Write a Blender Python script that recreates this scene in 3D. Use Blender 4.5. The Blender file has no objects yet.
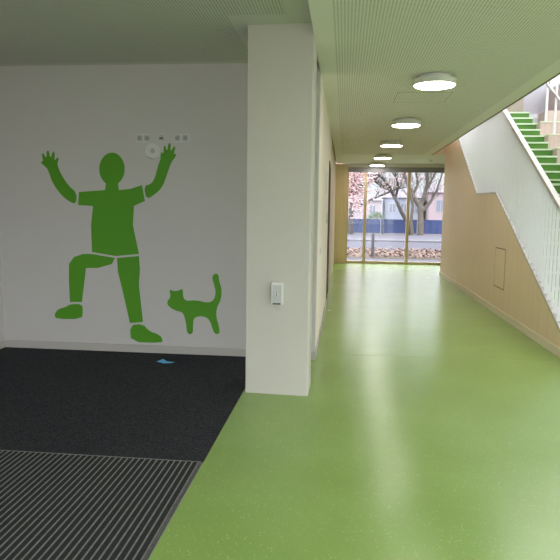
import bpy, math, random
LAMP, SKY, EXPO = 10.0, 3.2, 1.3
from mathutils import Vector, Matrix
from mathutils.geometry import tessellate_polygon
random.seed(7)
sc = bpy.context.scene
COL = sc.collection
PI = math.pi

# ------------------------------------------------------------------ materials
def new_mat(name):
    m = bpy.data.materials.new(name); m.use_nodes = True
    nt = m.node_tree
    return m, nt, nt.nodes, nt.links, nt.nodes['Principled BSDF']

def mat(name, col, rough=.6, metal=0, spec=.5, var=0.0, vscale=8, bump=0, bscale=200):
    m, nt, N, L, b = new_mat(name)
    b.inputs['Base Color'].default_value = (*col, 1)
    b.inputs['Roughness'].default_value = rough
    b.inputs['Metallic'].default_value = metal
    b.inputs['Specular IOR Level'].default_value = spec
    if var or bump:
        geo = N.new('ShaderNodeNewGeometry')
    if var:
        no = N.new('ShaderNodeTexNoise'); no.inputs['Scale'].default_value = vscale; no.inputs['Detail'].default_value = 4
        L.new(geo.outputs['Position'], no.inputs['Vector'])
        r = N.new('ShaderNodeValToRGB')
        r.color_ramp.elements[0].position = .3; r.color_ramp.elements[1].position = .7
        r.color_ramp.elements[0].color = (*[c*(1-var) for c in col], 1)
        r.color_ramp.elements[1].color = (*[min(1, c*(1+var)) for c in col], 1)
        L.new(no.outputs['Fac'], r.inputs['Fac']); L.new(r.outputs['Color'], b.inputs['Base Color'])
    if bump:
        n2 = N.new('ShaderNodeTexNoise'); n2.inputs['Scale'].default_value = bscale
        L.new(geo.outputs['Position'], n2.inputs['Vector'])
        bp = N.new('ShaderNodeBump'); bp.inputs['Strength'].default_value = bump; bp.inputs['Distance'].default_value = .004
        L.new(n2.outputs['Fac'], bp.inputs['Height']); L.new(bp.outputs['Normal'], b.inputs['Normal'])
    return m

def wood_mat(name, c0, c1, axis_scale=(14, 14, .7), rough=.5):
    m, nt, N, L, b = new_mat(name)
    geo = N.new('ShaderNodeNewGeometry')
    mp = N.new('ShaderNodeMapping'); mp.inputs['Scale'].default_value = axis_scale
    L.new(geo.outputs['Position'], mp.inputs['Vector'])
    no = N.new('ShaderNodeTexNoise'); no.inputs['Scale'].default_value = 2.2; no.inputs['Detail'].default_value = 7; no.inputs['Roughness'].default_value = .62
    L.new(mp.outputs['Vector'], no.inputs['Vector'])
    r = N.new('ShaderNodeValToRGB')
    r.color_ramp.elements[0].position = .3; r.color_ramp.elements[1].position = .72
    r.color_ramp.elements[0].color = (*c0, 1); r.color_ramp.elements[1].color = (*c1, 1)
    L.new(no.outputs['Fac'], r.inputs['Fac']); L.new(r.outputs['Color'], b.inputs['Base Color'])
    b.inputs['Roughness'].default_value = rough
    b.inputs['Specular IOR Level'].default_value = .3
    return m

def perf_mat(name, base, hole, pitch=.0235, rad=.0066):
    """white acoustic board drilled with a square grid of round holes"""
    m, nt, N, L, b = new_mat(name)
    geo = N.new('ShaderNodeNewGeometry')
    sep = N.new('ShaderNodeSeparateXYZ'); L.new(geo.outputs['Position'], sep.inputs[0])
    def math_(op, a, v=None, v2=None):
        n = N.new('ShaderNodeMath'); n.operation = op
        L.new(a, n.inputs[0])
        if v is not None:
            if hasattr(v, 'node'): L.new(v, n.inputs[1])
            else: n.inputs[1].default_value = v
        return n.outputs[0]
    sq = []
    for ax in (0, 1):
        d = math_('DIVIDE', sep.outputs[ax], pitch)
        f = math_('FRACT', d)
        c = math_('SUBTRACT', f, .5)
        sq.append(math_('MULTIPLY', c, c))
    s = math_('ADD', sq[0], sq[1])
    mask = math_('LESS_THAN', s, (rad/pitch)**2)
    mx = N.new('ShaderNodeMix'); mx.data_type = 'RGBA'
    L.new(mask, mx.inputs['Factor'])
    mx.inputs['A'].default_value = (*base, 1); mx.inputs['B'].default_value = (*hole, 1)
    L.new(mx.outputs['Result'], b.inputs['Base Color'])
    b.inputs['Roughness'].default_value = .75; b.inputs['Specular IOR Level'].default_value = .2
    return m

def floor_mat():
    m, nt, N, L, b = new_mat('green flecked rubber floor')
    geo = N.new('ShaderNodeNewGeometry')
    no = N.new('ShaderNodeTexNoise'); no.inputs['Scale'].default_value = 1.3; no.inputs['Detail'].default_value = 3
    L.new(geo.outputs['Position'], no.inputs['Vector'])
    r = N.new('ShaderNodeValToRGB')
    r.color_ramp.elements[0].position = .3; r.color_ramp.elements[1].position = .7
    r.color_ramp.elements[0].color = (FLOOR[0]*.93, FLOOR[1]*.95, FLOOR[2]*.9, 1)
    r.color_ramp.elements[1].color = (FLOOR[0]*1.05, FLOOR[1]*1.04, FLOOR[2]*1.1, 1)
    L.new(no.outputs['Fac'], r.inputs['Fac'])
    prev = r.outputs['Color']
    for scale, thr, keep, col in ((60, .15, .74, (.56, .66, .36)), (100, .19, .78, (.48, .60, .28)), (70, .10, .9, (.15, .25, .06))):
        v = N.new('ShaderNodeTexVoronoi'); v.inputs['Scale'].default_value = scale
        L.new(geo.outputs['Position'], v.inputs['Vector'])
        lt = N.new('ShaderNodeMath'); lt.operation = 'LESS_THAN'; lt.inputs[1].default_value = thr
        L.new(v.outputs['Distance'], lt.inputs[0])
        sp = N.new('ShaderNodeSeparateColor'); L.new(v.outputs['Color'], sp.inputs[0])
        gt = N.new('ShaderNodeMath'); gt.operation = 'GREATER_THAN'; gt.inputs[1].default_value = keep
        L.new(sp.outputs[0], gt.inputs[0])
        mu = N.new('ShaderNodeMath'); mu.operation = 'MULTIPLY'
        L.new(lt.outputs[0], mu.inputs[0]); L.new(gt.outputs[0], mu.inputs[1])
        mx = N.new('ShaderNodeMix'); mx.data_type = 'RGBA'
        L.new(mu.outputs[0], mx.inputs['Factor']); L.new(prev, mx.inputs['A']); mx.inputs['B'].default_value = (*col, 1)
        prev = mx.outputs['Result']
    L.new(prev, b.inputs['Base Color'])
    # slightly uneven sheen and a faint waviness of the sheet
    rr = N.new('ShaderNodeMapRange'); rr.inputs['To Min'].default_value = .2; rr.inputs['To Max'].default_value = .3
    n2 = N.new('ShaderNodeTexNoise'); n2.inputs['Scale'].default_value = 3.5; n2.inputs['Detail'].default_value = 5
    L.new(geo.outputs['Position'], n2.inputs['Vector']); L.new(n2.outputs['Fac'], rr.inputs['Value'])
    L.new(rr.outputs['Result'], b.inputs['Roughness'])
    n3 = N.new('ShaderNodeTexNoise'); n3.inputs['Scale'].default_value = 2.6; n3.inputs['Detail'].default_value = 2
    L.new(geo.outputs['Position'], n3.inputs['Vector'])
    bp = N.new('ShaderNodeBump'); bp.inputs['Strength'].default_value = .45; bp.inputs['Distance'].default_value = .006
    L.new(n3.outputs['Fac'], bp.inputs['Height']); L.new(bp.outputs['Normal'], b.inputs['Normal'])
    b.inputs['Specular IOR Level'].default_value = .5
    return m

def glass_mat():
    m = bpy.data.materials.new('clear window glass'); m.use_nodes = True
    N = m.node_tree.nodes; L = m.node_tree.links; N.clear()
    o = N.new('ShaderNodeOutputMaterial'); t = N.new('ShaderNodeBsdfTransparent'); g = N.new('ShaderNodeBsdfGlossy')
    t.inputs[0].default_value = (.93, .95, .95, 1); g.inputs['Roughness'].default_value = .02
    f = N.new('ShaderNodeFresnel'); ge = N.new('ShaderNodeNewGeometry'); io = N.new('ShaderNodeMapRange')
    io.inputs['To Min'].default_value = 1.45; io.inputs['To Max'].default_value = 1/1.45   # same reflectance on both faces of the pane
    L.new(ge.outputs['Backfacing'], io.inputs['Value']); L.new(io.outputs['Result'], f.inputs[0])
    mx = N.new('ShaderNodeMixShader')
    L.new(f.outputs[0], mx.inputs[0]); L.new(t.outputs[0], mx.inputs[1]); L.new(g.outputs[0], mx.inputs[2]); L.new(mx.outputs[0], o.inputs[0])
    return m

def emit_mat(name, col, s):
    m, nt, N, L, b = new_mat(name)
    b.inputs['Base Color'].default_value = (.9, .9, .88, 1)
    b.inputs['Emission Color'].default_value = (*col, 1); b.inputs['Emission Strength'].default_value = s
    return m

FLOOR = (.245, .375, .095)
M = dict(
    floor=floor_mat(),
    wall=mat('warm white wall paint', (.575, .545, .53), .8, spec=.2, var=.012, vscale=3, bump=.05, bscale=220),
    bright=mat('bright white wall paint', (.58, .575, .63), .8, spec=.2),
    column=mat('cream white column paint', (.535, .51, .46), .7, spec=.25, var=.012, vscale=3),
    skirt=mat('light grey skirting paint', (.47, .44, .41), .5),
    ceil=mat('matt white plasterboard', (.82, .79, .77), .85, spec=.15),
    perf=perf_mat('perforated white acoustic board', (.82, .79, .77), (.38, .37, .35)),
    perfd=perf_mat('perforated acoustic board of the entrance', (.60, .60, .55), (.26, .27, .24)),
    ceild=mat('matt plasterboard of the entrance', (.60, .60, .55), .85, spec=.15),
    wood=wood_mat('vertical grained light plywood', (.76, .57, .41), (.84, .655, .49)),
    woodlight=wood_mat('pale beech plywood', (.60, .47, .32), (.70, .57, .41)),
    woodend=wood_mat('honey plywood panel', (.66, .52, .32), (.74, .60, .39)),
    woodskirt=wood_mat('pale plywood skirting', (.72, .61, .47), (.80, .70, .56), (4, .7, 14)),
    woodframe=wood_mat('larch window frame', (.60, .46, .33), (.68, .54, .40)),
    pinkwood=wood_mat('pinkish beech plywood', (.52, .40, .385), (.61, .485, .465)),
    white=mat('white powder coated steel', (.80, .795, .86), .4),
    rail=mat('pale lacquered handrail', (.47, .43, .425), .35),
    stair=mat('green rubber stair covering', (.085, .23, .035), .55, var=.1, vscale=60),
    nose=mat('pale stair nosing', (.66, .78, .60), .45),
    carpet=mat('charcoal needle felt carpet', (.040, .040, .048), .95, spec=.1, var=.7, vscale=90, bump=.9, bscale=500),
    brush=mat('black mat brush', (.034, .034, .037), .95, spec=.1, var=.4, vscale=150),
    alu=mat('brushed aluminium', (.30, .30, .30), .5, metal=.6, var=.2, vscale=30),
    green=mat('leaf green adhesive foil', (.085, .30, .012), .5, spec=.3),
    plastic=mat('white plastic', (.64, .63, .61), .4),
    plastic_grey=mat('light grey plastic', (.46, .455, .44), .4),
    dark=mat('dark grey plastic', (.05, .05, .05), .5),
    groove=mat('shadow gap', (.14, .10, .06), .9),
    darkframe=mat('dark brown door frame', (.07, .045, .035), .5),
    blind=mat('grey blind box', (.27, .26, .29), .6),
    glass=glass_mat(),
    lampglow=emit_mat('lit opal diffuser', (1, .97, .88), LAMP),
    lampbody=mat('white lamp housing', (.70, .71, .66), .5),
    blue=mat('light blue paper', (.12, .50, .85), .7),
    bark=mat('grey brown bark', (.085, .072, .062), .9, var=.35, vscale=9, bump=.6, bscale=30),
    barkdark=mat('dark cherry bark', (.045, .036, .036), .9, var=.35, vscale=9, bump=.6, bscale=30),
    blossom=mat('pink blossom', (.50, .34, .35), .8, var=.2, vscale=5),
    fence=mat('blue fence sheet', (.014, .032, .125), .6, var=.15, vscale=1.5),
    fencepost=mat('grey fence steel', (.2, .22, .28), .5),
    asphalt=mat('grey asphalt road', (.068, .066, .092), .95, spec=.1, var=.06, vscale=3),
    paving=mat('light paving', (.086, .083, .110), .95, spec=.1, var=.06, vscale=2),
    kerb=mat('pale kerb stone', (.115, .11, .135), .95, spec=.1),
    soil=mat('leaf strewn soil', (.075, .05, .042), .95, var=.4, vscale=9),
    leaf=mat('fallen pinkish brown leaves', (.17, .11, .10), .9, var=.3, vscale=3),
    houseA=mat('pale rose render', (.27, .23, .26), .9), houseB=mat('pale blue render', (.22, .24, .32), .9),  # distance haze is put into the house colours, paler and bluer
    houseC=mat('pink render', (.27, .215, .25), .9), roof=mat('mauve roof tiles', (.14, .12, .155), .9, var=.15, vscale=2),
    terrace=mat('light terrace slabs', (.24, .235, .23), .9),
    houseframe=mat('pale window frames', (.26, .25, .28), .7),  # frames and panes lightened for the same haze
    pane=mat('dark window panes', (.13, .145, .20), .2), hedge=mat('green hedge', (.055, .09, .05), .9, var=.4, vscale=5),
    steel=mat('dark painted steel', (.05, .05, .06), .5),
)

# ------------------------------------------------------------------ mesh helper
class MB:
    def __init__(s): s.v = []; s.f = []; s.mi = []
    def add(s, vs, fs, mi=0):
        o = len(s.v); s.v += [tuple(p) for p in vs]
        s.f += [tuple(o+i for i in f) for f in fs]; s.mi += [mi]*len(fs); return s
    def box(s, a, b, mi=0):
        x0, y0, z0 = a; x1, y1, z1 = b
        return s.add([(x0,y0,z0),(x1,y0,z0),(x1,y1,z0),(x0,y1,z0),(x0,y0,z1),(x1,y0,z1),(x1,y1,z1),(x0,y1,z1)],
              [(0,3,2,1),(4,5,6,7),(0,1,5,4),(1,2,6,5),(2,3,7,6),(3,0,4,7)], mi)
    def bevel_box(s, a, b, r=.004, axis=1):
        """box with chamfered front/back outline, axis = thin direction"""
        x0, y0, z0 = a; x1, y1, z1 = b
        if axis == 1: pts = [(x0+r,z0),(x1-r,z0),(x1,z0+r),(x1,z1-r),(x1-r,z1),(x0+r,z1),(x0,z1-r),(x0,z0+r)]; P = lambda p, t: (p[0], t, p[1]); t0, t1 = y0, y1
        elif axis == 0: pts = [(y0+r,z0),(y1-r,z0),(y1,z0+r),(y1,z1-r),(y1-r,z1),(y0+r,z1),(y0,z1-r),(y0,z0+r)]; P = lambda p, t: (t, p[0], p[1]); t0, t1 = x0, x1
        return s.prism(pts, P, t0, t1)
    def prism(s, pts, P, t0, t1, mi=0):
        """extrude a (possibly concave) outline; P maps (point, t) to 3-D"""
        n = len(pts)
        tri = tessellate_polygon([[Vector((p[0], p[1], 0)) for p in pts]])
        vs = [P(p, t0) for p in pts] + [P(p, t1) for p in pts]
        fs = [tuple(t) for t in tri] + [tuple(i+n for i in reversed(t)) for t in tri]
        fs += [(i, (i+1) % n, (i+1) % n+n, i+n) for i in range(n)]
        return s.add(vs, fs, mi)
    def cyl(s, c, r0, r1, h, seg=32, axis=2, mi=0):
        def P(x, y, z):
            if axis == 2: return (c[0]+x, c[1]+y, c[2]+z)
            if axis == 1: return (c[0]+x, c[1]+z, c[2]+y)
            return (c[0]+z, c[1]+x, c[2]+y)
        vs = [P(r0*math.cos(2*PI*i/seg), r0*math.sin(2*PI*i/seg), 0) for i in range(seg)]
        vs += [P(r1*math.cos(2*PI*i/seg), r1*math.sin(2*PI*i/seg), h) for i in range(seg)]
        fs = [tuple(range(seg-1, -1, -1)), tuple(range(seg, 2*seg))] + [(i, (i+1) % seg, (i+1) % seg+seg, i+seg) for i in range(seg)]
        return s.add(vs, fs, mi)
    def bar(s, a, b, w, h, up=(0, 0, 1)):
        """rectangular bar from a to b, w across, h along 'up'"""
        a = Vector(a); b = Vector(b); d = (b-a).normalized(); up = Vector(up)
        sd = d.cross(up).normalized()*w/2; u = sd.cross(d).normalized()*h/2
        vs = [a-sd-u, a+sd-u, a+sd+u, a-sd+u, b-sd-u, b+sd-u, b+sd+u, b-sd+u]
        return s.add(vs, [(0,3,2,1),(4,5,6,7),(0,1,5,4),(1,2,6,5),(2,3,7,6),(3,0,4,7)])
    def tube(s, pts, rad, seg=7):
        pts = [Vector(p) for p in pts]; n = len(pts); o = []; prev = None
        for i, p in enumerate(pts):
            d = (pts[min(i+1, n-1)]-pts[max(i-1, 0)]).normalized()
            x = prev if prev is not None else (Vector((1, 0, 0)) if abs(d.x) < .9 else Vector((0, 1, 0)))
            x = (x-d*x.dot(d)).normalized(); prev = x; y = d.cross(x)
            o += [p+(x*math.cos(2*PI*k/seg)+y*math.sin(2*PI*k/seg))*rad[i] for k in range(seg)]
        fs = []
        for i in range(n-1):
            fs += [(i*seg+k, i*seg+(k+1) % seg, (i+1)*seg+(k+1) % seg, (i+1)*seg+k) for k in range(seg)]
        fs += [tuple(range(seg-1, -1, -1)), tuple((n-1)*seg+k for k in range(seg))]
        return s.add(o, fs)
    def build(s, name, m, parent=None, smooth=False):
        me = bpy.data.meshes.new(name); me.from_pydata(s.v, [], s.f)
        for x in (m if isinstance(m, (list, tuple)) else [m]): me.materials.append(x)
        for p, k in zip(me.polygons, s.mi): p.material_index = k; p.use_smooth = smooth
        if smooth:
            try: me.set_sharp_from_angle(angle=math.radians(35))
            except Exception: pass
        me.update()
        o = bpy.data.objects.new(name, me); COL.objects.link(o)
        if parent is not None:
            o.parent = parent; o.matrix_parent_inverse = Matrix.Translation(parent.location).inverted() if parent.parent is None else Matrix()
        return o

def tag(o, label, cat, group=None):
    o['label'] = label; o['category'] = cat
    if group: o['group'] = group
    return o
def thing(name, label, cat, loc, group=None):
    o = bpy.data.objects.new(name, None); o.location = loc; o.empty_display_size = .1; COL.objects.link(o)
    return tag(o, label, cat, group)
def struct(o): o['kind'] = 'structure'; return o

# ------------------------------------------------------------------ the room shell
YB, YG, YR = 5.945, 17.30, -1.3        # back wall of the entrance, far glazing, added glazing behind
XL, XC, XW, XR = -3.58, -.268, 2.28, 5.38
ZC, ZE = 2.82, 2.905
YV0, YV1 = 5.6, 14.55                  # stair void in the ceiling
ZU, ZT = 3.719, 6.3                    # upper floor, roof

struct(MB().box((-.30, YR, -.12), (XR, YG+.1, 0)).box((-.80, YR, -.12), (-.30, YB, 0)).build('floor', M['floor']))
struct(MB().box((XL-.15, YR, -.12), (-.80, YB, -.012)).build('floor_left', M['dark']))
struct(MB().box((XL-.15, YB, -.12), (XC, YB+.16, ZT)).build('wall_back', M['wall']))
struct(MB().box((XL-.15, YR, -.12), (XL, YB, 3.6)).build('wall_left', M['wall']))
struct(MB().box((XC-.16, YB+.16, 0), (XC, 9.72, ZT)).box((XC-.16, 9.72, 2.30), (XC, 10.9, ZT)).build('wall_corridor', mat('cream corridor paint', (.84, .76, .71), .75, spec=.2)))  # side light on the corridor wall is put into this brighter paint colour
struct(MB().box((XC-.19, 10.9, 0), (XC-.02, YG, ZT)).build('wall_corridor_wood', M['woodlight']))
struct(MB().prism([(-.778, 4.752), (-.771, 4.750), (-.272, 4.722), (-.262, 4.730), (-.258, 5.04), (-.778, 5.07)], lambda p, t: (p[0], p[1], t), 0, ZE+.1).build('column', M['column']))
def skirt(n, mb, m): return struct(mb.build(n, m))
skirt('baseboard_back', MB().box((XL+.012, YB-.016, 0), (XC+.012, YB, .08)).box((XC, YB, 0), (XC+.012, 9.66, .08)), M['skirt'])
skirt('baseboard_left', MB().box((XL, YR, 0), (XL+.012, YB, .08)), M['skirt'])

def slab(name, xs, ys, z, top, plain, perf, is_perf):
    mb = MB()
    x0, x1, y0, y1 = xs[0], xs[-1], ys[0], ys[-1]
    mb.add([(x0,y0,z),(x1,y0,z),(x1,y1,z),(x0,y1,z),(x0,y0,top),(x1,y0,top),(x1,y1,top),(x0,y1,top)],
           [(4,5,6,7),(0,1,5,4),(1,2,6,5),(2,3,7,6),(3,0,4,7)], 0)
    for i in range(len(xs)-1):
        for j in range(len(ys)-1):
            mb.add([(xs[i],ys[j],z),(xs[i],ys[j+1],z),(xs[i+1],ys[j+1],z),(xs[i+1],ys[j],z)], [(0,1,2,3)], 1 if is_perf(i, j) else 0)
    return struct(mb.build(name, [plain, perf]))
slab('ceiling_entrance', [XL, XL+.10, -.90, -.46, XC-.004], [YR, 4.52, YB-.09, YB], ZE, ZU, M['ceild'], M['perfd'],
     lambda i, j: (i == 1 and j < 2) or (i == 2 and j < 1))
slab('ceiling', [XC, -.115, 1.80, 2.0], [YR, YV1, YG+.05], ZC, ZU, M['ceil'], M['perf'], lambda i, j: i == 1 and j == 0)
slab('ceiling_hall', [2.0, 2.2, XR-.2, XR], [YR, YV0-.2, YV0], ZC, ZU, M['ceil'], M['perf'], lambda i, j: i == 1 and j == 0)
slab('ceiling_stair_end', [2.0, 2.9], [YV1, YG+.05], ZC, ZU, M['ceil'], M['perf'], lambda i, j: False)
# wood fascia of the void at its far end
struct(MB().box((2.0, YV1-.025, ZC+.005), (2.30, YV1, ZU)).build('trim_1', M['wood']))
# upper storey around the stair
struct(MB().box((2.9, 14.13+.28, 3.2), (XR, YG, ZU)).build('floor_upper', M['bright']))
struct(MB().box((-.1, YG, 2.82), (XR+.15, YG+.15, ZT)).box((2.9, YG, -.1), (XR+.15, YG+.15, 2.82)).build('wall_end', M['bright']))
trim5 = struct(MB().box((4.30, YG-.04, ZU), (4.72, YG, 6.0)).build('trim_5', mat('cream panel', (.48, .44, .34), .6)))
struct(MB().box((4.02, YG-.06, ZU), (4.08, YG, 6.0)).build('trim_6', M['bright']))
struct(MB().box((1.982, YR, ZC-.004), (2.006, YV1, ZC+.03)).build('trim_4', mat('brown ceiling edge strip', (.20, .155, .10), .6)))
struct(MB().box((XR, 5.4, -.1), (XR+.15, YG, 4.77)).box((XR, YR, 2.82), (XR+.15, 5.4, 4.77)).box((XR, YR, 5.9), (XR+.15, YG, ZT)).box((XR, YR, 4.77), (XR+.15, 8, 5.9)).build('wall_right', M['pinkwood']))
struct(MB().box((-.1, YV0, ZU), (0, YG, ZT)).box((-.1, YV0-.15, ZU), (XR, YV0, ZT)).build('wall_upper', M['wall']))
roof = MB().box((-.1, YV0-.15, ZT), (2.2, YG+.15, ZT+.2)).box((5.3, YV0-.15, ZT), (XR+.15, YG+.15, ZT+.2)).box((2.2, YV0-.15, ZT), (5.3, 7.5, ZT+.2)).box((2.2, 14.2, ZT), (5.3, YG+.15, ZT+.2))
struct(roof.build('ceiling_upper', M['ceil']))

# glazing -----------------------------------------------------------------
def glazing(name, axis, at, u0, u1, v0, v1, divs, m, w=.07, d=.09):
    """framed glazing in the plane axis=at (axis 1: u=x v=z, axis 0: u=y v=z, axis 2: u=x v=y)"""
    def P(u, v, t):
        return (u, at+t, v) if axis == 1 else ((at+t, u, v) if axis == 0 else (u, v, at+t))
    def bx(mb, ua, va, ub, vb, t0, t1):
        a = P(ua, va, t0); b = P(ub, vb, t1); return mb.box(tuple(map(min, zip(a, b))), tuple(map(max, zip(a, b))))
    root = MB(); bx(root, u0, v0, u1, v0+w, 0, d); bx(root, u0, v1-w, u1, v1, 0, d)
    bx(root, u0, v0+w, u0+w, v1-w, 0, d); bx(root, u1-w, v0+w, u1, v1-w, 0, d)
    r = struct(root.build(name, m))
    for x in divs:
        mm = MB(); bx(mm, x-w*.6, v0+w, x+w*.6, v1-w, -.01, d); mm.build('mullion', m, r)
    edges = [u0+w]+list(divs)+[u1-w]
    for a, b in zip(edges[:-1], edges[1:]):
        g = MB(); bx(g, a, v0+w, b, v1-w, d*.45, d*.45+.006); g.build('glass_pane', M['glass'], r)
    return r
w1 = glazing('window_1', 1, YG, .02, 2.9, 0, 2.72, [.565, 1.765], M['woodframe'], w=.07)
MB().box((.07, YG-.05, 2.575), (2.9, YG-.001, 2.715)).build('blind_box', M['blind'], w1)
struct(MB().box((-.30, YG-.05, 0), (.045, YG+.1, 2.80)).build('wall_far_left', M['woodend']))
struct(MB().box((.0, YG-.002, 2.72), (2.9, YG+.1, 2.83)).build('trim_2', M['ceil']))
struct(MB().box((XL, YR, 2.45), (XR, YR+.1, 2.82)).build('trim_7', M['wall']))
glazing('window_2', 1, YR, XL, XR, 0, 2.45, [-2.4, -1.2, 0, 1.2, 2.4, 3.6, 4.5], M['woodframe'])  # unseen glazing behind the camera, added to carry daylight inside
glazing('window_3', 2, ZT+.05, 2.2, 5.3, 7.5, 14.2, [3.2, 4.25], M['white'])
glazing('window_5', 0, XR, YR, 5.4, 0, 2.82, [.1, 1.4, 2.7, 4.0], M['woodframe'])  # unseen side glazing, added for more daylight in the hall
glazing('window_4', 0, XR, 8, YG, 4.77, 5.9, [10.4, 12.6], M['white'], w=.05)

# floor seam, thin welded line across the corridor
struct(MB().box((XC+.012, 6.22, 0), (XW, 6.226, .0006)).build('trim_3', mat('seam', (.2, .33, .08), .6)))

# wood wall under the stair ------------------------------------------------
low = [(5.94, 0), (6.484, .272), (9.53, 1.79), (10.87, 1.81), (12.77, 2.915), (14.13, 3.70), (14.5, 3.70), (14.5, 0)]
PX = lambda p, t: (t, p[0], p[1])
struct(MB().prism(low, PX, XW, XW+.10).build('wall_under_stair', M['wood']))
sk = [(6.0, 0), (6.17, .095), (14.5, .095), (14.5, 0)]
struct(MB().prism(sk, PX, XW-.014, XW).build('baseboard_right', M['woodskirt']))
struct(MB().box((XW+.1, 14.4, 0), (XR, 14.5, 3.5)).build('wall_stair_end', M['wood']))

def outline_frame(mb, P, u0, v0, u1, v1, w, t0, t1):
    for a, b, c, d in ((u0,v0,u1,v0+w),(u0,v1-w,u1,v1),(u0,v0+w,u0+w,v1-w),(u1-w,v0+w,u1,v1-w)):
        p = P(a, b, t0); q = P(c, d, t1)
        mb.box(tuple(map(min, zip(p, q))), tuple(map(max, zip(p, q))))
    return mb
h = thing('access_hatch', 'rectangular plywood access hatch flush in the wood wall under the stair', 'hatch', (XW, 9.07, .40))
MB().bevel_box((XW-.003, 8.795, .412), (XW, 9.345, .968), .003, 0).build('hatch_panel', M['wood'], h)
outline_frame(MB(), lambda u, v, t: (t, u, v), 8.78, .397, 9.36, .983, .012, XW-.0012, XW-.0001).build('gap', M['groove'], h)
h = thing('ceiling_hatch', 'square perforated inspection hatch in the ceiling just past the nearest round lamp', 'hatch', (.855, 7.32, ZC))
MB().box((.556, 7.01, ZC-.002), (1.154, 7.63, ZC)).build('hatch_panel', M['perf'], h)
outline_frame(MB(), lambda u, v, t: (u, v, t), .55, 7.0, 1.16, 7.64, .008, ZC-.0012, ZC-.0001).build('gap', mat('ceiling hatch gap', (.22, .23, .2), .9), h)

# ------------------------------------------------------------------ lamps
lamp_txt = ['largest round flat ceiling lamp in view, right before the ceiling hatch',
            'round flat ceiling lamp second from the front, just past the ceiling hatch',
            'round flat ceiling lamp third from the front, middle one of the corridor row',
            'round flat ceiling lamp fourth from the front, one before the last by the glazing',
            'round flat ceiling lamp farthest away, right before the tall glazing']
proto = thing('ceiling_lamp', lamp_txt[0], 'lamp', (.842, 6.2, ZC), 'round ceiling lamps along the corridor')
MB().cyl((.842, 6.2, ZC-.035), .15, .15, .035, 48).build('mount', M['lampbody'], proto, True)
MB().cyl((.842, 6.2, ZC-.090), .206, .206, .055, 64).build('housing', M['lampbody'], proto, True)
MB().cyl((.842, 6.2, ZC-.097), .190, .198, .0075, 64).build('diffuser', M['lampglow'], proto, True)
lamp_txt += ['round flat ceiling lamp just out of view, next before the largest visible one', 'round flat ceiling lamp out of view at the entrance end of the corridor row']  # two unseen lamps continue the row, added to brighten the corridor
for y, t in zip((9.02, 11.79, 14.5, 16.85, 3.42, .65), lamp_txt[1:]):
    c = proto.copy(); COL.objects.link(c); c.location = (.846, y, ZC); c['label'] = t
    for ch in list(proto.children):
        d = ch.copy(); COL.objects.link(d); d.parent = c; d.matrix_parent_inverse = ch.matrix_parent_inverse.copy()
sd = thing('smoke_detector', 'tiny white smoke detector on the ceiling near the right end of the tall glazing', 'smoke detector', (2.15, 15.9, ZC))
MB().cyl((2.15, 15.9, ZC-.045), .035, .055, .045, 24).build('housing', M['plastic'], sd, True)
MB().cyl((2.15, 15.9, ZC-.055), .02, .03, .012, 16).build('sensor', M['plastic_grey'], sd, True)

# ------------------------------------------------------------------ stair
st = thing('staircase', 'two-flight staircase with green treads and pale nosings behind the white slatted balustrade', 'staircase', (3.2, 6.2, 0))
def step(y, z, r, dep, x0=2.40, x1=4.0, name='step'):
    s = MB().box((x0, y, z-r), (x1, y+dep, z)).build(name, M['stair'], st)
    n = MB().box((x0, y-.012, z-.030), (x1, y+.03, z+.002))
    o = n.build('nosing', M['nose'], s)
    return s
for i in range(1, 12): step(9.5-(12-i)*.297, .162*i, .165, .35)
step(9.5, 1.945, .165, 1.85, name='landing')
for k in range(10, -1, -1):
    step(14.13-.282*k, 3.719-.1613*k, .163, .34)
# sloping concrete soffit that carries the flights
MB().prism([(6.3, 0), (9.5, 1.72), (11.3, 1.72), (14.2, 3.4), (14.2, 3.25), (11.4, 1.55), (9.6, 1.55), (6.6, 0)], PX, 2.42, 3.98).build('soffit', M['wall'], st)
# broad sitting steps right of the flight, two risers high each
ss = thing('sitting_steps', 'pinkish wooden sitting steps rising along the right side of the upper flight', 'sitting steps', (4.9, 11, 0))
for k in (2, 4, 6, 8, 10):
    z = 3.719-.1613*k; yf = 14.13-.282*(k+1); yb = yf+.60 if k else 14.45
    s = MB().box((4.0, yf, z-.36 if k < 10 else 0), (XR-.01, yb, z-.02)).build('riser', M['pinkwood'], ss)
    t = MB().box((3.995, yf-.012, z-.02), (XR-.01, yb, z)); t.build('tread', M['nose'], ss)

MB().box((4.27, 13.88, 3.40), (XR-.01, 14.39, 3.71)).build('riser', M['pinkwood'], ss)
# balustrade ---------------------------------------------------------------
def lowz(y):
    P = [(5.70, -.12)] + low[1:6]
    for (a, b), (c, d) in zip(P[:-1], P[1:]):
        if a <= y <= c: return b+(d-b)*(y-a)/(c-a)
def topz(y):
    if y < 9.50: return 1.525+(y-6.724)*.5453
    if y < 10.87: return 3.04
    return 3.04+(y-10.87)*.575
ba = thing('balustrade', 'white balustrade of close upright flat bars along the stair above the wood wall', 'balustrade', (XW, 6.0, 0))
y = 6.02
while y < 13.6:
    MB().box((XW+.008, y-.004, max(.0, lowz(y))+.012), (XW+.042, y+.004, topz(y)-.02)).build('baluster', M['white'], ba)
    y += .118
br = MB()
P = [(5.98, .02)]+low[1:6]
for (a, b), (c, d) in zip(P[:-1], P[1:]): br.bar((XW+.03, a-.004, b+.006), (XW+.03, c+.004, d+.006), .075, .028)
br.build('bottom_rail', M['rail'], ba)
hr = MB()
ys = [5.9, 9.50, 10.87, 13.7]
for a, b in zip(ys[:-1], ys[1:]): hr.bar((XW+.035, a-.01, topz(a)), (XW+.035, b+.01, topz(b)), .062, .045)
hr.build('handrail', M['rail'], ba)

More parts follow.
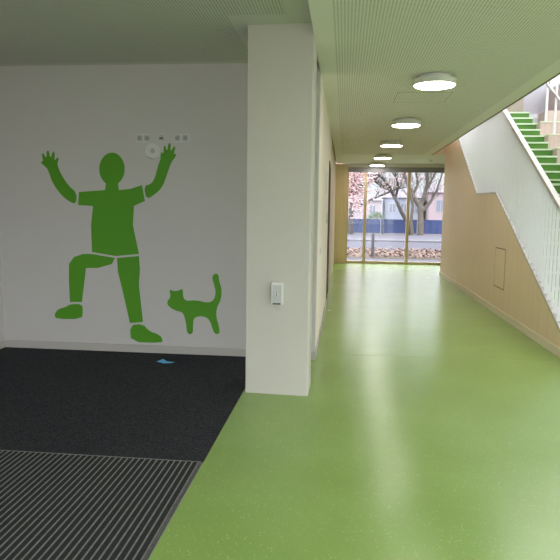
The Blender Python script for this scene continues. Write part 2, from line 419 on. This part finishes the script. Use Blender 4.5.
rl = thing('stair_railing', 'white post railing standing on the sitting steps right of the green stair', 'railing', (4.12, 13, 3))
tops = []
for k in (2, 4, 6, 8):
    yf = 14.13-.282*(k+1)+.07; z = 3.719-.1613*k
    MB().box((4.10, yf-.02, z), (4.14, yf+.02, z+1.30)).build('post', M['white'], rl)
    tops.append((yf, z+1.30))
a, b = tops[0], tops[-1]
for dz, n in ((0, 'handrail'), (-.55, 'middle_rail')):
    MB().bar((4.12, a[0]+.1, a[1]+.057+dz), (4.12, b[0]-.1, b[1]-.057+dz), .04, .04).build(n, M['rail'], rl)

# ------------------------------------------------------------------ entrance carpet and mat
tag(MB().box((XL+.001, 3.352, -.012), (-.80, YB-.014, .004)).build('carpet', M['carpet']),
    'charcoal fitted carpet filling the entrance floor below the green wall silhouettes', 'carpet')
mt = thing('entrance_mat', 'black scraper mat with long narrow metal strips set beside the green floor', 'mat', (-2.2, .4, 0))
x0, x1, y0, y1 = XL+.001, -.80, YR+.1, 3.35
mb = MB(); mb2 = MB(); x = x1-.022
MB().box((x0, y0, -.012), (x1-.016, y1-.004, -.004)).build('mat_base', M['brush'], mt)
while x-.036 > x0:
    mb2.box((x-.009, y0, -.004), (x, y1-.006, .0055)); mb.box((x-.036, y0, -.004), (x-.009, y1-.006, .0045)); x -= .036
mb.build('brush_strips', M['brush'], mt); mb2.build('metal_strips', M['alu'], mt)
MB().box((x0, y1-.004, -.012), (x1-.016, y1, .0062)).box((x1-.004, y0, -.012), (x1, y1, .006)).box((x1-.016, y0, -.012), (x1-.011, y1, .006)).build('edge_profile', M['alu'], mt)

sp = MB()
ptsb = [(-1.79, 5.56), (-1.745, 5.635), (-1.70, 5.60), (-1.615, 5.585), (-1.63, 5.51), (-1.70, 5.515)]
zz = [.012, .02, .008, .006, .016, .008]
sp.add([(a, b, c) for (a, b), c in zip(ptsb, zz)]+[(a, b, c+.0015) for (a, b), c in zip(ptsb, zz)],
       [(0,1,2),(0,2,5),(2,3,4),(2,4,5),(6,8,7),(6,11,8),(8,10,9),(8,11,10)]+[(i,(i+1)%6,(i+1)%6+6,i+6) for i in range(6)])
tag(sp.build('paper_scrap', M['blue']), 'crumpled scrap of light blue paper lying on the charcoal carpet', 'paper scrap')

# ------------------------------------------------------------------ wall silhouettes (flat green foil)
OUT = {
'head': [(-2.222, 1.886), (-2.227, 1.844), (-2.241, 1.804), (-2.263, 1.77), (-2.291, 1.743), (-2.324, 1.726), (-2.359, 1.72), (-2.394, 1.726), (-2.426, 1.742), (-2.453, 1.768), (-2.474, 1.802), (-2.487, 1.842), (-2.49, 1.885), (-2.485, 1.927), (-2.47, 1.967), (-2.448, 2.001), (-2.42, 2.027), (-2.387, 2.044), (-2.352, 2.05), (-2.318, 2.044), (-2.286, 2.028), (-2.259, 2.002), (-2.238, 1.968), (-2.225, 1.929)] ,
'neck': [(-2.421, 1.755), (-2.295, 1.756), (-2.277, 1.585), (-2.446, 1.584)] ,
'shirt': [(-2.71, 1.651), (-2.571, 1.663), (-2.434, 1.674), (-2.36, 1.655), (-2.286, 1.676), (-2.171, 1.687), (-2.045, 1.728), (-2.016, 1.568), (-2.131, 1.517), (-2.145, 1.324), (-2.086, 1.029), (-2.33, 1.003), (-2.586, 1.039), (-2.59, 1.317), (-2.564, 1.511), (-2.724, 1.519)] ,
'lsleeve_arm': [(-2.732, 1.641), (-2.826, 1.721), (-2.897, 1.832), (-2.937, 1.932), (-2.914, 1.983), (-2.929, 2.003), (-2.963, 1.962), (-2.955, 2.043), (-2.976, 2.063), (-3.005, 1.982), (-3.018, 2.067), (-3.042, 2.067), (-3.048, 1.982), (-3.078, 2.042), (-3.1, 2.032), (-3.081, 1.962), (-3.102, 1.957), (-3.108, 1.941), (-3.066, 1.911), (-3.035, 1.871), (-2.986, 1.73), (-2.893, 1.609), (-2.809, 1.549), (-2.745, 1.529)] ,
'rarm': [(-2.024, 1.718), (-1.951, 1.739), (-1.909, 1.799), (-1.877, 1.918), (-1.845, 1.997), (-1.855, 2.046), (-1.839, 2.061), (-1.814, 2.037), (-1.818, 2.115), (-1.798, 2.12), (-1.783, 2.056), (-1.767, 2.145), (-1.743, 2.143), (-1.747, 2.057), (-1.711, 2.115), (-1.692, 2.106), (-1.716, 2.037), (-1.691, 2.037), (-1.686, 2.023), (-1.743, 1.949), (-1.785, 1.83), (-1.827, 1.72), (-1.89, 1.65), (-2.0, 1.579)] ,
'lleg': [(-2.587, 1.019), (-2.342, 0.983), (-2.375, 0.92), (-2.526, 0.875), (-2.655, 0.872), (-2.681, 0.693), (-2.708, 0.514), (-2.839, 0.51), (-2.843, 0.742), (-2.838, 0.909), (-2.782, 0.983), (-2.684, 1.017)] ,
'lshoe': [(-2.839, 0.488), (-2.708, 0.492), (-2.699, 0.419), (-2.712, 0.333), (-2.987, 0.324), (-3.019, 0.366), (-2.973, 0.431), (-2.884, 0.455)] ,
'rleg': [(-2.32, 0.983), (-2.086, 1.009), (-2.078, 0.865), (-2.091, 0.709), (-2.053, 0.323), (-2.193, 0.308), (-2.263, 0.632), (-2.312, 0.838)] ,
'rshoe': [(-2.193, 0.287), (-2.054, 0.302), (-1.99, 0.231), (-1.874, 0.193), (-1.842, 0.141), (-1.864, 0.108), (-2.185, 0.107)] ,
'cat': [(-1.786, 0.499), (-1.796, 0.551), (-1.753, 0.594), (-1.774, 0.676), (-1.732, 0.657), (-1.679, 0.658), (-1.627, 0.691), (-1.627, 0.598), (-1.596, 0.557), (-1.491, 0.571), (-1.366, 0.543), (-1.304, 0.576), (-1.283, 0.659), (-1.304, 0.74), (-1.325, 0.812), (-1.294, 0.853), (-1.253, 0.834), (-1.253, 0.783), (-1.221, 0.681), (-1.232, 0.578), (-1.273, 0.505), (-1.283, 0.411), (-1.252, 0.309), (-1.241, 0.226), (-1.304, 0.223), (-1.346, 0.368), (-1.408, 0.407), (-1.513, 0.394), (-1.524, 0.299), (-1.524, 0.216), (-1.587, 0.213), (-1.597, 0.339), (-1.628, 0.442), (-1.702, 0.45)] ,
}
def soften(p, n):
    for _ in range(n):
        q = []
        for a, b in zip(p, p[1:]+p[:1]):
            q += [(a[0]*.75+b[0]*.25, a[1]*.75+b[1]*.25), (a[0]*.25+b[0]*.75, a[1]*.25+b[1]*.75)]
        p = q
    return p
PW = lambda p, t: (p[0], t, p[1])
mb = MB()
for i, k in enumerate(('head', 'neck', 'shirt', 'lsleeve_arm', 'rarm', 'lleg', 'lshoe', 'rleg', 'rshoe')):
    mb.prism(soften(OUT[k], 1 if k in ('lsleeve_arm', 'rarm', 'lshoe', 'rshoe') else 0), PW, YB-.0015-.00012*i, YB-.0001)
tag(mb.build('wall_silhouette', M['green']), 'large flat green silhouette of a child with raised arms on the wall', 'wall decal')
tag(MB().prism(soften(OUT['cat'], 2), PW, YB-.0015, YB-.0001).build('wall_silhouette', M['green']),
    'small flat green silhouette of a cat with raised tail on the wall', 'wall decal')

# ------------------------------------------------------------------ fittings on the walls
def sockets(x0, x1, z0, z1, label, n):
    t = thing('socket_plate', label, 'socket', ((x0+x1)/2, YB, z0), 'socket plates high on the entrance wall')
    MB().bevel_box((x0, YB-.010, z0), (x1, YB, z1), .006).build('frame', M['plastic'], t)
    w = (x1-x0)/n
    for i in range(n):
        cx = x0+w*(i+.5); cz = (z0+z1)/2
        f = MB().bevel_box((cx-.030, YB-.014, cz-.030), (cx+.030, YB-.010, cz+.030), .004).build('insert', M['plastic_grey'], t)
        o = MB()
        if n == 2: o.cyl((cx, YB-.0155, cz), .019, .019, .0015, 20, 1)
        else: o.box((cx-.018, YB-.0155, cz-.012), (cx+.018, YB-.014, cz+.004))
        o = o.build('outlet', mat('outlet', (.30, .30, .30), .5) if n == 2 else M['dark'], f)
sockets(-2.098, -1.944, 2.150, 2.230, 'white double socket plate left of the round white wall disc', 2)
sockets(-1.876, -1.796, 2.155, 2.232, 'white single data outlet between the two double socket plates', 1)
sockets(-1.712, -1.552, 2.152, 2.232, 'white double socket plate farthest right, above the child silhouette hand', 2)
wd = thing('wall_disc', 'round white wall device below the row of socket plates', 'wall device', (-1.922, YB, 2.0))
MB().cyl((-1.922, YB-.028, 2.066), .076, .083, .028, 40, 1).build('housing', M['plastic'], wd, True)
MB().cyl((-1.922, YB-.030, 2.066), .022, .024, .002, 24, 1).build('centre_cap', M['plastic_grey'], wd, True)

ks = thing('key_switch', 'white surface-mounted key switch box on the front of the column', 'switch', (-.52, 4.74, .74))
MB().bevel_box((-.567, 4.700, .745), (-.470, 4.74, .925), .006).build('box', M['plastic'], ks)
MB().bevel_box((-.556, 4.695, .762), (-.486, 4.700, .905), .004).build('cover', M['plastic_grey'], ks)
MB().cyl((-.522, 4.690, .832), .013, .013, .005, 20, 1).build('lock', M['plastic'], ks, True)
MB().box((-.5255, 4.6885, .818), (-.5185, 4.690, .846)).build('keyhole', M['dark'], ks)
MB().bevel_box((-.556, 4.694, .748), (-.490, 4.700, .760), .002).build('lower_lip', M['dark'], ks)

# ------------------------------------------------------------------ door on the corridor's left side
d1 = struct(MB().box((XC-.12, 9.72, 0), (XC-.08, 10.9, 2.25)).build('door_1', M['woodlight']))
outline = MB().box((XC-.16, 9.62, 0), (XC+.016, 9.74, 2.27)).box((XC-.16, 10.84, 0), (XC+.0, 10.9, 2.27)).box((XC-.16, 9.74, 2.25), (XC+.0, 10.84, 2.30))
outline.build('door_frame', M['darkframe'], d1)
MB().tube([(XC-.08, 10.74, 1.05), (XC-.03, 10.74, 1.05), (XC-.03, 10.62, 1.05)], [.01]*3, 8).build('door_handle', M['alu'], d1)
ar = thing('access_reader', 'small grey access reader on the white corridor wall beside the dark door frame', 'access reader', (XC, 9.0, 1.3))
MB().bevel_box((XC-.001, 8.95, 1.30), (XC+.008, 9.04, 1.46), .008, 0).build('housing', M['plastic_grey'], ar)
MB().bevel_box((XC+.008, 8.97, 1.32), (XC+.0095, 9.02, 1.36), .004, 0).build('sensor', M['dark'], ar)
ws = thing('wall_switch', 'small grey light switch on the white corridor wall behind the column', 'switch', (XC, 6.70, 1.0))
MB().bevel_box((XC, 6.66, 1.01), (XC+.009, 6.75, 1.10), .008, 0).build('frame', M['plastic'], ws)
MB().bevel_box((XC+.009, 6.675, 1.025), (XC+.013, 6.735, 1.085), .004, 0).build('rocker', M['plastic_grey'], ws)
rs = thing('room_sign', 'narrow pale sign plate high on the corridor wall before the dark door frame', 'sign', (XC, 8.5, 1.7))
MB().bevel_box((XC, 8.42, 1.72), (XC+.006, 8.60, 2.02), .006, 0).build('plate', mat('sign plate', (.66, .66, .62), .5), rs)

# ------------------------------------------------------------------ outside
GZ = -.1
struct(MB().box((-40, -40, GZ-.2), (60, YR-.2, GZ)).build('pavement_front', M['terrace']))
struct(MB().box((XR+.6, YR-.2, GZ-.2), (60, YG+.1, GZ)).build('pavement_side', M['terrace']))
struct(MB().box((-40, YG+.1, GZ-.2), (60, 20.5, GZ)).build('pavement_near', M['paving']))
struct(MB().box((-40, 20.5, GZ-.2), (60, 24.9, GZ+.005)).build('verge', M['soil']))
struct(MB().box((-40, 24.9, GZ-.2), (60, 31.9, GZ)).build('road', M['asphalt']))
struct(MB().box((-40, 31.9, GZ-.2), (60, 33.0, GZ+.08)).build('kerb', M['kerb']))
struct(MB().box((-40, 33.0, GZ-.2), (60, 42.6, GZ+.02)).build('pavement_far', M['paving']))
struct(MB().box((-60, 42.6, GZ-.2), (90, 190, GZ)).build('ground', M['soil']))
lv = MB()
for i in range(5200):
    x = random.uniform(-3, 6.5); yy = random.uniform(20.55, 24.85); r = random.uniform(.03, .085); a = random.uniform(0, 6.3); t = random.uniform(-.05, .05)
    c, s_ = math.cos(a)*r, math.sin(a)*r; zb = GZ+.012+abs(t)+random.uniform(0, .07)
    lv.add([(x+c, yy+s_, zb+t), (x-s_*.6, yy+c*.6, zb), (x-c, yy-s_, zb-t*.4), (x+s_*.6, yy-c*.6, zb+.01)], [(0, 1, 2, 3)])
lo = tag(lv.build('fallen_leaves', M['leaf']), 'carpet of pinkish fallen leaves on the verge outside the glazing', 'leaves'); lo['kind'] = 'stuff'

fn = thing('fence', 'long blue sheeted fence across the road outside', 'fence', (4, 42.5, GZ))
for i in range(-8, 14):
    x = i*2.5
    mb = MB()
    for j in range(10):
        xa = x+j*.25; mb.add([(xa, 42.5+.02*(j % 2), GZ+.06), (xa+.25, 42.5+.02*((j+1) % 2), GZ+.06), (xa+.25, 42.5+.02*((j+1) % 2), .93), (xa, 42.5+.02*(j % 2), .93),
                       (xa, 42.53+.02*(j % 2), GZ+.06), (xa+.25, 42.53+.02*((j+1) % 2), GZ+.06), (xa+.25, 42.53+.02*((j+1) % 2), .93), (xa, 42.53+.02*(j % 2), .93)],
                      [(0,1,2,3),(5,4,7,6),(3,2,6,7),(0,4,5,1)])
    mb.build('fence_panel', M['fence'], fn)
    MB().box((x-.03, 42.44, GZ), (x+.03, 42.5, .97)).build('fence_post', M['fencepost'], fn)

bo = thing('bollard', 'slim dark bollard standing on the leaf strewn verge', 'bollard', (.97, 20.7, GZ))
MB().cyl((.97, 20.7, GZ), .055, .05, .80, 16).build('post', M['steel'], bo, True)
MB().cyl((.97, 20.7, GZ+.80), .058, .04, .05, 16).build('cap', M['steel'], bo, True)
lp = thing('sign_pole', 'thin dark steel pole in front of the blue fence', 'pole', (2.63, 41.9, GZ))
MB().cyl((2.63, 41.9, GZ), .045, .04, 2.35, 12).build('pole', M['steel'], lp, True)
MB().cyl((2.63, 41.9, GZ), .09, .08, .12, 12).build('base', M['steel'], lp, True)

def tree(name, label, base, paths, bark, blossoms=0, twigs=26, seed=1, cutoff=7.0):
    rnd = random.Random(seed)
    t = thing(name, label, 'tree', (*base, GZ))
    mb = MB(); tips = []
    def tw(p, d, ln, r, lev):
        pts = [p]; dd = d.normalized()
        for i in range(4):
            dd = (dd+Vector((rnd.uniform(-.3, .3), rnd.uniform(-.3, .3), rnd.uniform(-.12, .28)))).normalized()
            pts.append(pts[-1]+dd*ln/4)
        mb.tube(pts, [r*(1-.2*i) for i in range(5)], 5); tips.extend(pts[1:])
        if lev:
            for i in range(3):
                q = pts[rnd.randint(1, 4)]
                tw(q, dd+Vector((rnd.uniform(-.9, .9), rnd.uniform(-.7, .7), rnd.uniform(-.2, .8))), ln*rnd.uniform(.45, .7), r*.5, lev-1)
    yb = base[1]
    for n, (pp, r0, r1) in enumerate(paths):
        pts = []
        off = rnd.uniform(-.5, .5)
        for i, (x, z) in enumerate(pp):
            pts.append(Vector((x, yb+(0 if n == 0 else off*i/len(pp)), z)))
        if pp[0][1] < .3: pts[0].z = GZ-.05
        m = len(pts)
        mb.tube(pts, [r0+(r1-r0)*i/(m-1) for i in range(m)], 9)
        for k in range(twigs):
            i = rnd.randint(max(1, m//2-1), m-1); a = pts[i-1]; b = pts[i]; p = a.lerp(b, rnd.random())
            if p.z < 1.5: continue
            d = (b-a).normalized()+Vector((rnd.uniform(-1, 1), rnd.uniform(-.8, .8), rnd.uniform(-.1, .9)))
            tw(p, d, rnd.uniform(.6, 1.7), rnd.uniform(.012, .024), 2 if k % 3 == 0 else 1)
        tw(pts[-1], pts[-1]-pts[-2], 2.2, r1*.8, 2)
    mb.build('trunk', bark, t)
    if blossoms:
        bl = MB()
        for i in range(blossoms):
            p = rnd.choice(tips)
            if p.x > 1.3 and rnd.random() < .72: p = paths[0][0][rnd.randint(2, 4)]; p = Vector((p[0]+rnd.gauss(.25, .45), yb-.2+rnd.gauss(0, .3), p[1]+rnd.gauss(.1, .45)))
            p = p+Vector((rnd.gauss(0, .09), rnd.gauss(0, .12), rnd.gauss(0, .09))); r = rnd.uniform(.03, .075)
            vs = [p+Vector(v)*r for v in ((1,0,0),(-1,0,0),(0,1,0),(0,-1,0),(0,0,1),(0,0,-1))]
            bl.add(vs, [(0,2,4),(2,1,4),(1,3,4),(3,0,4),(2,0,5),(1,2,5),(3,1,5),(0,3,5)])
        bl.build('blossom', M['blossom'], t)
    return t
tree('bare_tree', 'thick grey forked bare tree right of the right window mullion', (5.09, 41.2), [([(5.09, 0.04), (5.06, 0.94), (4.96, 1.86), (4.47, 2.52), (4.12, 3.3), (3.82, 4.09), (3.54, 4.87)], .22, .08), ([(4.96, 1.73), (5.25, 2.59), (5.42, 3.32), (5.38, 4.1), (5.47, 5.2)], .16, .06), ([(5.1, 1.47), (5.6, 2.07), (6.02, 2.93), (6.24, 3.71), (6.46, 4.56)], .12, .04), ([(5.43, 3.05), (5.78, 3.84), (6.01, 4.62)], .09, .03), ([(4.57, 0.03), (4.41, 0.8), (4.5, 1.92), (4.2, 2.91), (3.83, 3.89), (3.73, 4.87)], .13, .05), ([(4.47, 2.52), (4.77, 3.31), (4.6, 4.22), (4.31, 5.0)], .10, .04)], M['bark'], twigs=24, seed=5)
tree('bare_tree', 'slim bare tree leaning left behind the right window mullion', (4.30, 41.5), [([(4.3, -0.01), (4.21, 0.79), (3.79, 1.45), (3.36, 2.31), (2.94, 3.1), (2.46, 3.68), (1.72, 4.2)], .17, .04), ([(3.36, 2.31), (3.53, 3.17), (3.3, 4.08), (3.47, 4.87)], .09, .04), ([(3.08, 2.9), (2.42, 3.09), (1.74, 3.68)], .06, .02)], M['barkdark'], twigs=34, seed=11)
tree('blossoming_tree', 'dark trunked tree with pink blossom at the left edge of the glazing', (.42, 41.0), [([(0.42, -0.08), (0.39, 1.0), (0.43, 1.87), (0.47, 2.87), (0.65, 3.67), (0.49, 4.53)], .20, .08), ([(0.51, 1.6), (1.36, 2.08), (2.28, 2.49), (3.19, 2.9), (3.97, 3.1)], .10, .03), ([(0.48, 2.54), (1.06, 3.14), (1.72, 3.41), (2.24, 3.81), (2.62, 4.14)], .08, .03), ([(0.52, 3.4), (0.91, 3.87), (1.3, 4.33), (1.81, 4.86)], .07, .03), ([(0.42, 2.2), (0.07, 3.0), (-0.15, 3.8)], .07, .03)], M['barkdark'], blossoms=3000, twigs=18, seed=3)


def house(label, x0, x1, y, z, wallm, wins, rh):
    t = thing('house', label, 'house', ((x0+x1)/2, y, GZ))
    MB().box((x0, y, GZ), (x1, y+9, z)).build('wall', wallm, t)
    e = .5
    MB().add([(x0-e, y-e, z), (x1+e, y-e, z), (x1+e, y+9+e, z), (x0-e, y+9+e, z), (x0+1, y+4.5, z+rh), (x1-1, y+4.5, z+rh)],
             [(0,1,5,4),(1,2,5),(2,3,4,5),(3,0,4),(0,3,2,1)]).build('roof', M['roof'], t)
    for (wx, wz, ww, wh) in wins:
        f = MB().box((wx-ww/2-.12, y-.08, wz-.12), (wx+ww/2+.12, y-.01, wz+wh+.12)).build('window', M['houseframe'], t)
        o = MB().box((wx-ww/2, y-.11, wz), (wx-.05, y-.08, wz+wh)).box((wx+.05, y-.11, wz), (wx+ww/2, y-.08, wz+wh)).build('pane', M['pane'], f)
house('low pale rose house far behind the blue fence, left of the thin pole', .8, 6.6, 112, 3.4, M['houseA'], [(2.2, 1.2, 1.0, 1.3), (5.0, 1.2, 1.0, 1.3)], 1.2)
house('long pale blue house far behind the blue fence, in the middle of the view', 7.4, 14.2, 114, 4.0, M['houseB'], [(8.8, 1.4, 1.1, 1.4), (10.8, 1.4, 1.1, 1.4), (12.8, 1.4, 1.1, 1.4)], 1.5)
house('pink rendered house behind the fence, right of the thick forked tree', 15.0, 27, 110, 4.9, M['houseC'], [(16.9, 1.6, 1.5, 1.9), (21, 1.6, 1.5, 1.9)], 1.6)
rnd = random.Random(3)
hb = MB()
for i in range(900):
    a = rnd.uniform(0, 2*PI); b = math.acos(rnd.uniform(-.2, 1)); rr = rnd.uniform(.75, 1.0)
    p = Vector((3.05+1.1*rr*math.sin(b)*math.cos(a), 60+1.0*rr*math.sin(b)*math.sin(a), GZ+.15+1.9*rr*math.cos(b)*.75)); r = rnd.uniform(.06, .13)
    q = Vector((rnd.uniform(-1,1), rnd.uniform(-1,1), rnd.uniform(-1,1))).normalized(); w = q.orthogonal().normalized()
    hb.add([p+q*r, p+w*r*.6, p-q*r, p-w*r*.6], [(0,1,2,3)])
bs = thing('bush', 'round green bush behind the blue fence near the thin pole', 'bush', (3.05, 60, GZ))
hb.build('foliage', M['hedge'], bs)
MB().tube([(3.05, 60, GZ), (3.0, 60, .5), (3.1, 60, 1.2)], [.08, .06, .03], 6).build('stem', M['bark'], bs)

# ------------------------------------------------------------------ light: overcast sky
W = bpy.data.worlds.new('overcast sky'); sc.world = W; W.use_nodes = True
N = W.node_tree.nodes; L = W.node_tree.links
bg = N['Background']; tc = N.new('ShaderNodeTexCoord'); sx = N.new('ShaderNodeSeparateXYZ')
L.new(tc.outputs['Generated'], sx.inputs[0])
rp = N.new('ShaderNodeValToRGB'); L.new(sx.outputs[2], rp.inputs[0])
rp.color_ramp.elements[0].position = 0; rp.color_ramp.elements[0].color = (.34, .345, .37, 1)
e = rp.color_ramp.elements.new(.14); e.color = (.55, .56, .60, 1)
rp.color_ramp.elements[2].position = .5; rp.color_ramp.elements[2].color = (1.0, .985, .96, 1)
mr = N.new('ShaderNodeMapRange'); L.new(sx.outputs[1], mr.inputs['Value'])   # sky made brighter behind the camera to light the interior
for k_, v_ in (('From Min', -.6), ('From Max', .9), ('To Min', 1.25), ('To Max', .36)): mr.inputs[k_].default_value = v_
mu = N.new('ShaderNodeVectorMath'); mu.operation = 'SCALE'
m2 = N.new('ShaderNodeMapRange'); L.new(sx.outputs[2], m2.inputs['Value'])   # only the low sky ahead of the camera is dimmed
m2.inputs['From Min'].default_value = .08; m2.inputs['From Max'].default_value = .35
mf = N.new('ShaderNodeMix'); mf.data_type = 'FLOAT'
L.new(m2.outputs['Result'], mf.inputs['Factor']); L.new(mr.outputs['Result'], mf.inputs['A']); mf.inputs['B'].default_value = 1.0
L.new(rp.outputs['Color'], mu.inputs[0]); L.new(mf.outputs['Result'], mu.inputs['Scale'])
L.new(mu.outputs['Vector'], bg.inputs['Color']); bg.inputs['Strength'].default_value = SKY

# ------------------------------------------------------------------ camera
cam = bpy.data.cameras.new('camera'); co = bpy.data.objects.new('camera', cam); COL.objects.link(co)
cam.sensor_width = 36; cam.sensor_fit = 'HORIZONTAL'; cam.lens = 36*600/560; cam.clip_end = 600; cam.clip_start = .05
R = [[0.99416905, 0.02570499, -0.10472415], [0.10699603, -0.11440345, 0.98765566], [0.01340687, -0.99310176, -0.1164867]]
m4 = Matrix(((R[0][0], -R[0][1], -R[0][2], 0), (R[1][0], -R[1][1], -R[1][2], 0), (R[2][0], -R[2][1], -R[2][2], 1.5), (0, 0, 0, 1)))
co.matrix_world = m4
sc.camera = co
vs = sc.view_settings
sc.display_settings.display_device = 'sRGB'
vs.view_transform = 'Standard'; vs.look = 'None'; vs.gamma = 1; vs.use_curve_mapping = False; vs.exposure = EXPO
sc.cycles.use_denoising = True
sc.cycles.max_bounces = 14; sc.cycles.diffuse_bounces = 8; sc.cycles.transparent_max_bounces = 16; sc.cycles.sample_clamp_indirect = 8
